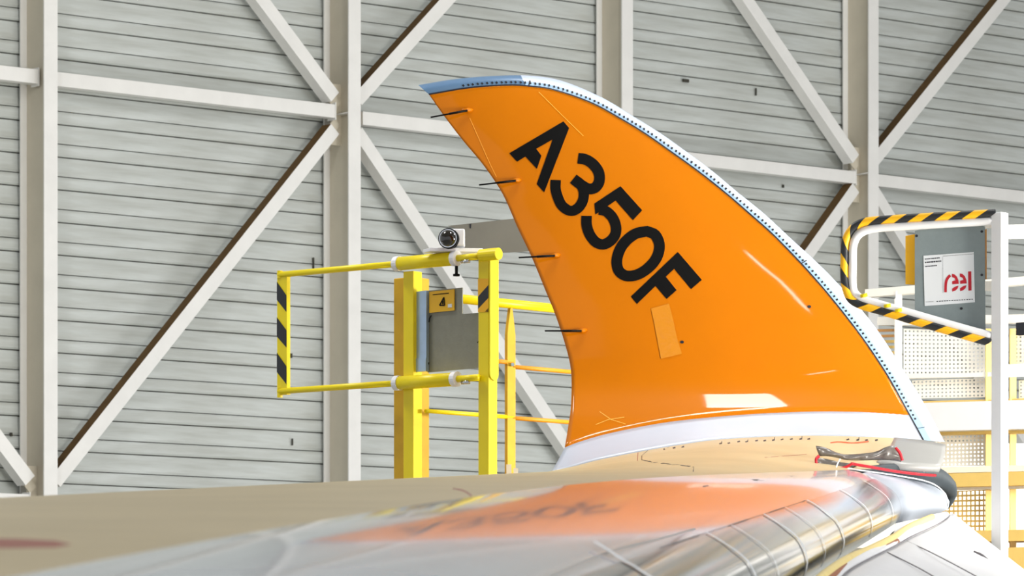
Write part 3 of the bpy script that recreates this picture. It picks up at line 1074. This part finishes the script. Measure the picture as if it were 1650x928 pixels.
MB().tube([RZ(738, 3.364), RZ(960, 3.364)], 0.036, 14).build('handrail', M['yellow'], t, smooth=True)
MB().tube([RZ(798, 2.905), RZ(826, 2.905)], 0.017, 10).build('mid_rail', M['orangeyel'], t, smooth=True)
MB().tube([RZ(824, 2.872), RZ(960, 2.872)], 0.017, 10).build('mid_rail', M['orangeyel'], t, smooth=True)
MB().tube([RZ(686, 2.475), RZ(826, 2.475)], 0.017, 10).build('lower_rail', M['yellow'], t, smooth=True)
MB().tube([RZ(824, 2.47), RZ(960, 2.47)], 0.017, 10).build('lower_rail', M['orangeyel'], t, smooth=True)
g = MB()
c0 = RZ(822, 0)
dR = (RZ(900, 0) - RZ(800, 0)).normalized()
vv = []
for z, w in ((DECK, 0.045), (3.12, 0.045), (3.22, 0.030), (3.335, 0.010)):
    for sx, sy in ((-1, -0.5), (1, -0.5), (1, 0.5), (-1, 0.5)):
        vv.append(Vector((c0.x, c0.y, z)) + dR * w * sx + dR.cross(UZ) * 0.03 * sy)
ff_ = []
for i in range(3):
    for j in range(4):
        a = i * 4 + j
        b_ = i * 4 + (j + 1) % 4
        ff_.append((a, b_, b_ + 4, a + 4))
g.add(vv, ff_ + [(3, 2, 1, 0), (12, 13, 14, 15)])
g.build('baluster', M['yellowdull'], t)
MB().box(Vector((c0.x - 0.01, c0.y - 0.05, 1.9)), (0.02, 0, 0), (0, 0.01, 0), (0, 0, 0.2)).build('clip_plate', M['steel_web'], t)
MB().box(Vector((c0.x + 0.045, c0.y - 0.05, 1.87)), (0.018, 0, 0), (0, 0.01, 0), (0, 0, 0.2)).build('clip_plate', M['steel_web'], t)
MB().tube([Vector((c0.x + 0.02, c0.y - 0.05, 2.885)), Vector((c0.x + 0.02, c0.y - 0.02, 2.885))], 0.014, 8).build('bolt', M['galv'], t)
MB().box(P(800, HY, 34.6) + UZ * (DECK - 0.06), GA * 1.3, GB * 1.3, UZ * 0.06).build('deck', M['yellowdull'], t)
for i in (-1, 1):
    for j in (-1, 1):
        c = P(800, HY, 34.6) + GA * 1.15 * i + GB * 1.15 * j
        MB().box(Vector((c.x, c.y, (ZF + DECK - 0.12) / 2)), (0.06, 0, 0), (0, 0.06, 0), (0, 0, (DECK - 0.12 - ZF) / 2)).build('leg', M['yellowdull'], t)

# ------------------------------------------------------------------ white guard frame at the right
def wY(px):
    return 28.0 + (1611 - px) * 0.4 / 240


def WG(px, py, off=0.0):
    return P(px, py, wY(px) - off)


t = thing('guard_frame', 'white post and bent frame in black yellow hazard guard with grey sign plate', 'guard frame', P(1611, 900, 28.0))
c = P(1611, HY, 28.0)
a40 = math.radians(42)
MB().box(Vector((c.x, c.y, (1.1 + 3.348) / 2)), Vector((math.cos(a40), -math.sin(a40), 0)) * 0.040, Vector((math.sin(a40), math.cos(a40), 0)) * 0.040,
         UZ * (3.348 - 1.1) / 2).build('post', M['wpaint'], t, bevel=0.004)
fr = [(1600, 356), (1560, 358.5), (1480, 363), (1420, 367), (1396, 371), (1382, 380), (1375, 396), (1374, 430), (1374, 460), (1377, 472), (1388, 481), (1410, 488), (1480, 508), (1560, 531), (1598, 541)]
MB().tube([WG(x, y) for x, y in cr(fr, 90)], 0.027, 14).build('frame_tube', M['wpaint'], t, smooth=True)
gd = [(1604, 343.5), (1560, 346), (1480, 350.5), (1420, 354.5), (1392, 358), (1374, 368), (1363, 388), (1361, 420), (1361, 450), (1365, 470), (1372, 483), (1388, 492), (1420, 501), (1480, 519), (1560, 542), (1596, 552)]
gp = [WG(x, y, 0.012) for x, y in cr(gd, 260)]
# helical striped guard: slanted rings so that stripes have clean edges
ln_ = [0.0]
for a, b in zip(gp[:-1], gp[1:]):
    ln_.append(ln_[-1] + (b - a).length)
gpa = np.array([tuple(v) for v in gp])


def gat(s_):
    s_ = min(max(s_, 0.0), ln_[-1])
    return Vector([float(np.interp(s_, ln_, gpa[:, k])) for k in range(3)])


def helix(s0, s1, r, skew, m, name, parent, n=14, seg=8):
    g = MB()
    rows = []
    for i in range(seg + 1):
        s_ = s0 + (s1 - s0) * i / seg
        r_ = []
        for j in range(n + 1):
            a = -math.pi / 2 + math.pi * 2 * j / n - math.pi / 2
            th = math.pi * 2 * j / n
            dd = -math.cos(th) * skew       # slant over the visible side
            c_ = gat(s_ + dd)
            tt = (gat(s_ + dd + 0.01) - gat(s_ + dd - 0.01)).normalized()
            x = tt.cross(Vector((0, 1, 0))).normalized()     # in the frame plane, inwards or outwards
            y = Vector((0, 1, 0))
            r_.append(c_ + r * (math.cos(th) * x + math.sin(th) * y))
        rows.append(r_)
    g.grid(rows)
    return g.build(name, m, parent, smooth=True)


tot = ln_[-1]
s_ = 0.0
k = 0
STEP = 0.092
while s_ < tot:
    e_ = min(s_ + STEP, tot)
    sk = 0.045
    helix(s_, e_, 0.027, -sk if s_ < 1.25 else -0.035, M['hazk'] if k % 2 == 0 else M['hazy'], 'hazard_guard', t)
    s_ = e_
    k += 1
# grey plate, sign sheet, yellow plate
gp_ = [(1474, 372), (1480, 370.5), (1582, 362), (1587, 366), (1588, 538), (1474, 505)]
pl = slab(gp_, -0.05, 0.008, WG).build('sign_plate', M['greyplate'], t)
for x, y in ((1477, 380), (1582, 373), (1582, 443), (1549, 497)):
    MB().tube([WG(x, y, -0.044), WG(x, y, -0.05)], 0.009, 8).build('screw', M['line'], pl)
slab([(1459, 380), (1475, 377), (1475, 459), (1459, 458)], -0.075, 0.008, WG).build('yellow_plate', M['hazy'], t)
slab([(1586, 370), (1590, 369), (1590, 450), (1586, 450)], -0.062, 0.01, WG).build('plate_edge', M['slat'], t)
sh = slab([(1488, 412), (1569, 406), (1571, 487), (1490, 493)], -0.046, 0.003, WG).build('sign_sheet', M['paper'], t)
sh['label'] = 'white sign sheet with red letters reel'


def Q(lst):
    return [(1480 + x * 100 / 844.0, 390 + y * 110 / 928.0) for x, y in lst]


def sprint(polys, m, name):
    g = MB()
    for poly in polys:
        g.add([WG(x, y, -0.044) for x, y in poly], [tuple(range(len(poly)))])
    return g.build(name, m, sh)


rl = ribbon2d(cr(Q([(367, 682), (370, 590), (378, 530), (400, 485), (432, 452)]), 16), 4.3)
sprint(rl, M['reelred'], 'letter_r')


def ering(cx_, cy_, rx, ry, a0, a1, w, n=12):
    pth = [(cx_ + rx * math.cos(math.radians(a0 + (a1 - a0) * i / n)), cy_ + ry * math.sin(math.radians(a0 + (a1 - a0) * i / n))) for i in range(n + 1)]
    return ribbon2d(pth, w)


for ox, nm in ((0, 'letter_e'), (108, 'letter_e')):
    dy = -6 if ox else 0
    e = [Q([(455 + ox, 432 + dy), (490 + ox, 440 + dy), (522 + ox, 470 + dy), (543 + ox, 520 + dy), (503 + ox, 520 + dy), (490 + ox, 490 + dy), (455 + ox, 476 + dy)]),
         Q([(457 + ox, 532 + dy), (503 + ox, 520 + dy), (543 + ox, 520 + dy), (549 + ox, 568 + dy), (458 + ox, 574 + dy)]),
         Q([(545 + ox, 592 + dy), (532 + ox, 632 + dy), (502 + ox, 660 + dy), (458 + ox, 674 + dy), (456 + ox, 634 + dy), (500 + ox, 605 + dy)])]
    sprint(e, M['reelred'], nm)
sprint([Q([(674, 400), (718, 397), (722, 657), (678, 660)])], M['reelred'], 'letter_l')
random.seed(3)
sm = []
for y0, x0, x1 in ((232, 90, 272), (278, 88, 310), (332, 92, 235)):
    x = x0
    while x < x1:
        w = random.uniform(8, 26)
        h = 9 if y0 == 278 else 7
        y_ = y0 - (x - x0) * 0.09
        sm.append(Q([(x, y_ - h), (x + w, y_ - h - 1), (x + w, y_ + h - 1), (x, y_ + h)]))
        x += w + random.uniform(2, 10)
for x in range(245, 740, 34):
    y_ = 806 - (x - 245) * 0.06
    sm.append(Q([(x, y_ - 5), (x + random.uniform(10, 28), y_ - 6), (x + 20, y_ + 5), (x, y_ + 6)]))
sm.append(Q([(95, 812), (205, 806), (205, 810), (95, 816)]))
sm.append(Q([(326, 200), (329, 200), (335, 690), (332, 690)]))
sm.append(Q([(330, 190), (750, 158), (750, 162), (330, 194)]))
sprint(sm, M['ink'], 'fine_print')
for x, y in ((1392, 476), (1430, 492.5), (1448, 500)):
    MB().tube([WG(x - 5, y + 1, 0.03), WG(x + 5, y - 1, 0.03)], 0.012, 8).build('yellow_tape', M['yellow'], t, smooth=True)
MB().box(P(1593, 362, 28.06), (0.02, 0, 0), (0, 0.02, 0), (0, 0, 0.02)).build('bracket', M['dock'], t)
MB().box(P(1593, 461, 28.06), (0.022, 0, 0), (0, 0.02, 0), (0, 0, 0.03)).build('bracket', M['dock'], t)
# rails leaving to the right
MB().beam(P(1612, 374, 28.02), P(1720, 372, 28.3), UZ, 0.09, 0.04).build('side_rail', M['wpaint'], t)
MB().beam(P(1612, 598, 28.02), P(1720, 594, 28.3), UZ, 0.08, 0.04).build('side_rail', M['wpaint'], t)

# ------------------------------------------------------------------ white padded cover along the leading edge
t = thing('padded_cover', 'white quilted vinyl cover draped over the dock edge, bottom right corner', 'cover', P(1480, 900, 24))
edge = [(1318, 945, 17.4), (1342, 912, 18.6), (1378, 894, 20.0), (1428, 873, 22.0), (1446, 852, 23.5), (1500, 831, 27.0), (1522, 826, 28.4)]
seam = [(1345, 945, 17.6), (1366, 922, 18.6), (1400, 902, 20.0), (1440, 882, 22.0), (1468, 866, 23.5), (1512, 845, 27.0), (1532, 832, 28.4)]
far = [(1560, 1060, 17.8), (1600, 1020, 18.6), (1640, 990, 20.0), (1672, 965, 22.0), (1690, 950, 23.5), (1660, 925, 26.5), (1540, 834, 28.6)]


def cover_panel(A, B, nu, nv, name, amp, roll=0.0):
    a = cr([tuple(P(*p)) for p in A], nu)
    b = cr([tuple(P(*p)) for p in B], nu)
    rows = []
    for i in range(nu):
        r = []
        for k in range(nv):
            s_ = k / (nv - 1)
            p = Vector(a[i]).lerp(Vector(b[i]), s_)
            e_ = 4 * s_ * (1 - s_)
            p.z += amp * min(1, e_ * 2.5) + 0.006 * e_ * math.sin(i * 0.35 + 2.5 * s_) * math.sin(s_ * 7 + i * 0.13)
            r.append(p)
        r = [r[0] + Vector((0.0, 0, -roll))] + r if roll else r
        rows.append(r)
    return solid(MB().grid(rows).build(name, M['cover'], t, smooth=True), 0.01)


cover_panel(edge, seam, 40, 10, 'edge_panel', 0.012, 0.02)
cover_panel(seam, far, 40, 30, 'main_panel', 0.02)
MB().tube(cr([tuple(P(x, y, d) + Vector((0, -0.02, 0.004))) for x, y, d in seam], 40), 0.0028, 6).build('seam_line', M['seam'], t, smooth=True)
for a in ([(1461, 872, 23.2), (1500, 890, 22.4), (1572, 928, 21.4), (1600, 945, 21.0)], [(1497, 862, 25.0), (1560, 895, 24.4), (1625, 930, 23.6)],
          [(1430, 890, 21.2), (1480, 915, 20.5), (1515, 935, 20)]):
    MB().tube(cr([tuple(P(x, y, d - 0.25)) for x, y, d in a], 20), 0.003, 6).build('fold_line', M['seam'], t, smooth=True)
MB().tube(cr([tuple(P(1570, 889, 24.6)), tuple(P(1582, 894, 24.5)), tuple(P(1596, 906, 24.4))], 12), 0.007, 6).build('pull_loop', M['seam'], t, smooth=True)
MB().tube([P(1608, 917, 24.0), P(1613, 922, 24.0)], 0.012, 8).build('red_tag', M['red'], t)

t = thing('foam_strip', 'pale yellow foam bumper strip squeezed between the polished nose and the white cover', 'bumper', P(1400, 880, 21))
fp = [(x + 2, y + 1, d - 0.15) for x, y, d in [(1300, 948, 16.9), (1330, 922, 18.0), (1362, 901, 19.4), (1400, 884, 21), (1436, 866, 22.6), (1464, 848, 24.6), (1500, 832, 27)]]
MB().tube(cr([tuple(P(x, y, d)) for x, y, d in fp], 40), 0.020, 10).build('foam', M['foam'], t, smooth=True)
MB().tube(cr([tuple(P(x + 6, y + 6, d + 0.1)) for x, y, d in fp[:5]], 30), 0.02, 8).build('torn_edge', M['brownfoam'], t, smooth=True)

# dock platform carrying cover and guard frame
t = thing('dock_platform', 'white docking platform under the padded cover beside the wing', 'platform', Vector((4.0, 24, ZF)))
top = [P(1400, 960, 18.2), P(1445, 930, 21), P(1480, 905, 24), P(1560, 885, 28.6), P(1750, 960, 28.6), P(1900, 1120, 18.2)]
top = [p + Vector((0.03, 0, -0.12)) for p in top]
bot = [Vector((p.x, p.y, -0.6)) for p in top]
n = len(top)
MB().add(top + bot, [tuple(reversed(range(n))), tuple(range(n, 2 * n))] + [(i, (i + 1) % n, (i + 1) % n + n, i + n) for i in range(n)]).build('deck', M['dock'], t)
fe = [P(*p) for p in cr(edge, 30)]
fe = [p + Vector((-0.022, 0, -0.014)) for p in fe]
rows = [[p, p + Vector((0.0, 0, -0.12)), p + Vector((0.0, 0, -0.6)), p + Vector((0.05, 0, -0.6)), p + Vector((0.05, 0, -0.02))] for p in fe]
MB().grid(rows).build('rubber_fender', M['rubber'], t, smooth=False)  # dark strip added for the gap shade and a darker nose reflection
for x, y in ((2.0, 19), (3.2, 27.5), (4.0, 27.5), (2.8, 19)):
    MB().box((x, y, (ZF - 0.6) / 2), (0.08, 0, 0), (0, 0.08, 0), (0, 0, (-0.6 - ZF) / 2)).build('leg', M['dock'], t)

# ------------------------------------------------------------------ far access tower with perforated panels
YD = 38.0
t = thing('access_tower', 'warm white access tower with perforated guard panels at the right edge, beyond the winglet', 'access tower', P(1560, HY, YD) + UZ * ZF)


def TY(px):
    return YD + (1650 - px) * 0.006


def TP(px, py, off=0.0):
    return P(px, py, TY(px) - off)


def perf(x0, x1, yt0, yt1, yb0, yb1, nx, ny, m, name, hole=0.5, shear=0.0):
    """perforated sheet between (x0: yt0..yb0) and (x1: yt1..yb1) with real square holes"""
    g = MB()

    def q(u, v):
        x = x0 + (x1 - x0) * u
        yt = yt0 + (yt1 - yt0) * u
        yb = yb0 + (yb1 - yb0) * u
        return TP(x, yt + (yb - yt) * v)
    vi = {}
    ks = []
    cx_ = [(i / nx) for i in range(nx + 1)]
    for i in range(nx):
        for j in range(ny):
            u0, u1, v0, v1 = i / nx, (i + 1) / nx, j / ny, (j + 1) / ny
            a = (1 - hole) / 2
            ui0, ui1 = u0 + (u1 - u0) * a, u1 - (u1 - u0) * a
            vi0, vi1 = v0 + (v1 - v0) * a, v1 - (v1 - v0) * a
            g.add([q(u0, v0), q(u1, v0), q(u1, v1), q(u0, v1), q(ui0, vi0), q(ui1, vi0), q(ui1, vi1), q(ui0, vi1)],
                  [(0, 1, 5, 4), (1, 2, 6, 5), (2, 3, 7, 6), (3, 0, 4, 7)])
    return g.build(name, m, t)


def tbar(p0, p1, w, h, m, name, dep=0.0):
    a, b = TP(p0[0], p0[1], dep), TP(p1[0], p1[1], dep)
    return MB().beam(a, b, UZ, w * YD / FPX, h).build(name, m, t)


for xa, xb in ((1456, 1592), (1628, 1740)):
    s1 = lambda x, a=0.03: (1650 - x) * a
    perf(xa, xb, 534 + s1(xa, -0.02), 534 + s1(xb, -0.02), 604, 602, int((xb - xa) / 6.4), 11, M['dock'], 'perforated_panel', 0.42)
    perf(xa + 14, xb, 613, 609, 642, 640, int((xb - xa - 14) / 6.4), 5, M['dock'], 'perforated_panel', 0.42)
    perf(xa + 50, xb, 702, 699, 752, 750, int((xb - xa - 50) / 6.0), 8, M['dock'], 'perforated_panel', 0.42)
    perf(xa + 60, xb, 792, 789, 856, 856, int((xb - xa - 60) / 6.4), 8, M['dockyel'], 'perforated_panel', 0.62)
tbar((1400, 473), (1760, 444), 13, 0.1, M['dock'], 'top_rail', 0.02)
tbar((1440, 607), (1760, 600), 7, 0.08, M['dock'], 'rail', 0.02)
tbar((1460, 650), (1760, 642), 5, 0.08, M['dockyel'], 'rail', 0.02)
tbar((1470, 675), (1760, 668), 46, 0.5, M['wpaint'], 'floor_beam', 0.05)
tbar((1500, 699), (1760, 694), 5, 0.1, M['dockyel'], 'rail', 0.07)
tbar((1510, 758), (1760, 752), 10, 0.1, M['dock'], 'rail', 0.06)
tbar((1510, 776), (1760, 770), 22, 0.4, M['dockyel'], 'floor_beam', 0.05)
tbar((1510, 788.5), (1760, 783), 4, 0.1, M['dock'], 'rail', 0.08)
tbar((1520, 866), (1760, 862), 18, 0.4, M['dockyel'], 'floor_beam', 0.05)
tbar((1590, 905), (1760, 900), 40, 0.4, M['dockyel'], 'floor_beam', 0.1)
tbar((1420, 518), (1760, 512), 14, 0.1, M['dock'], 'rail', -0.03)
for x in (1448, 1593, 1632):
    a = TP(x, 470 if x < 1500 else 530, 0.06)
    MB().beam(a, Vector((a.x, a.y, ZF)), (1, 0, 0), 0.055, 0.06).build('upright', M['dock'] if x < 1500 else M['dockyel'], t)
MB().beam(TP(1446, 481, 0.1), TP(1446, 640, 0.1), (1, 0, 0), 0.05, 0.05).build('upright', M['dock'], t)
for k in range(6):
    tbar((1400, 533 + k * 9), (1441, 532 + k * 9), 4, 0.04, M['slat'] if k < 2 else M['dockyel'], 'louvre_slat', -0.02)
slab([(1637, 520), (1651, 519), (1651, 540), (1643, 541), (1637, 540)], 0.25, 0.06, TP).build('black_box', M['line'], t)
# back faces of the walkway, standing well behind the panels
MB().box(P(1580, 800, YD + 3.0), (1.6, 0.4, 0), (-0.02, 0.1, 0), (0, 0, 0.5)).build('rear_panel', M['dock'], t)
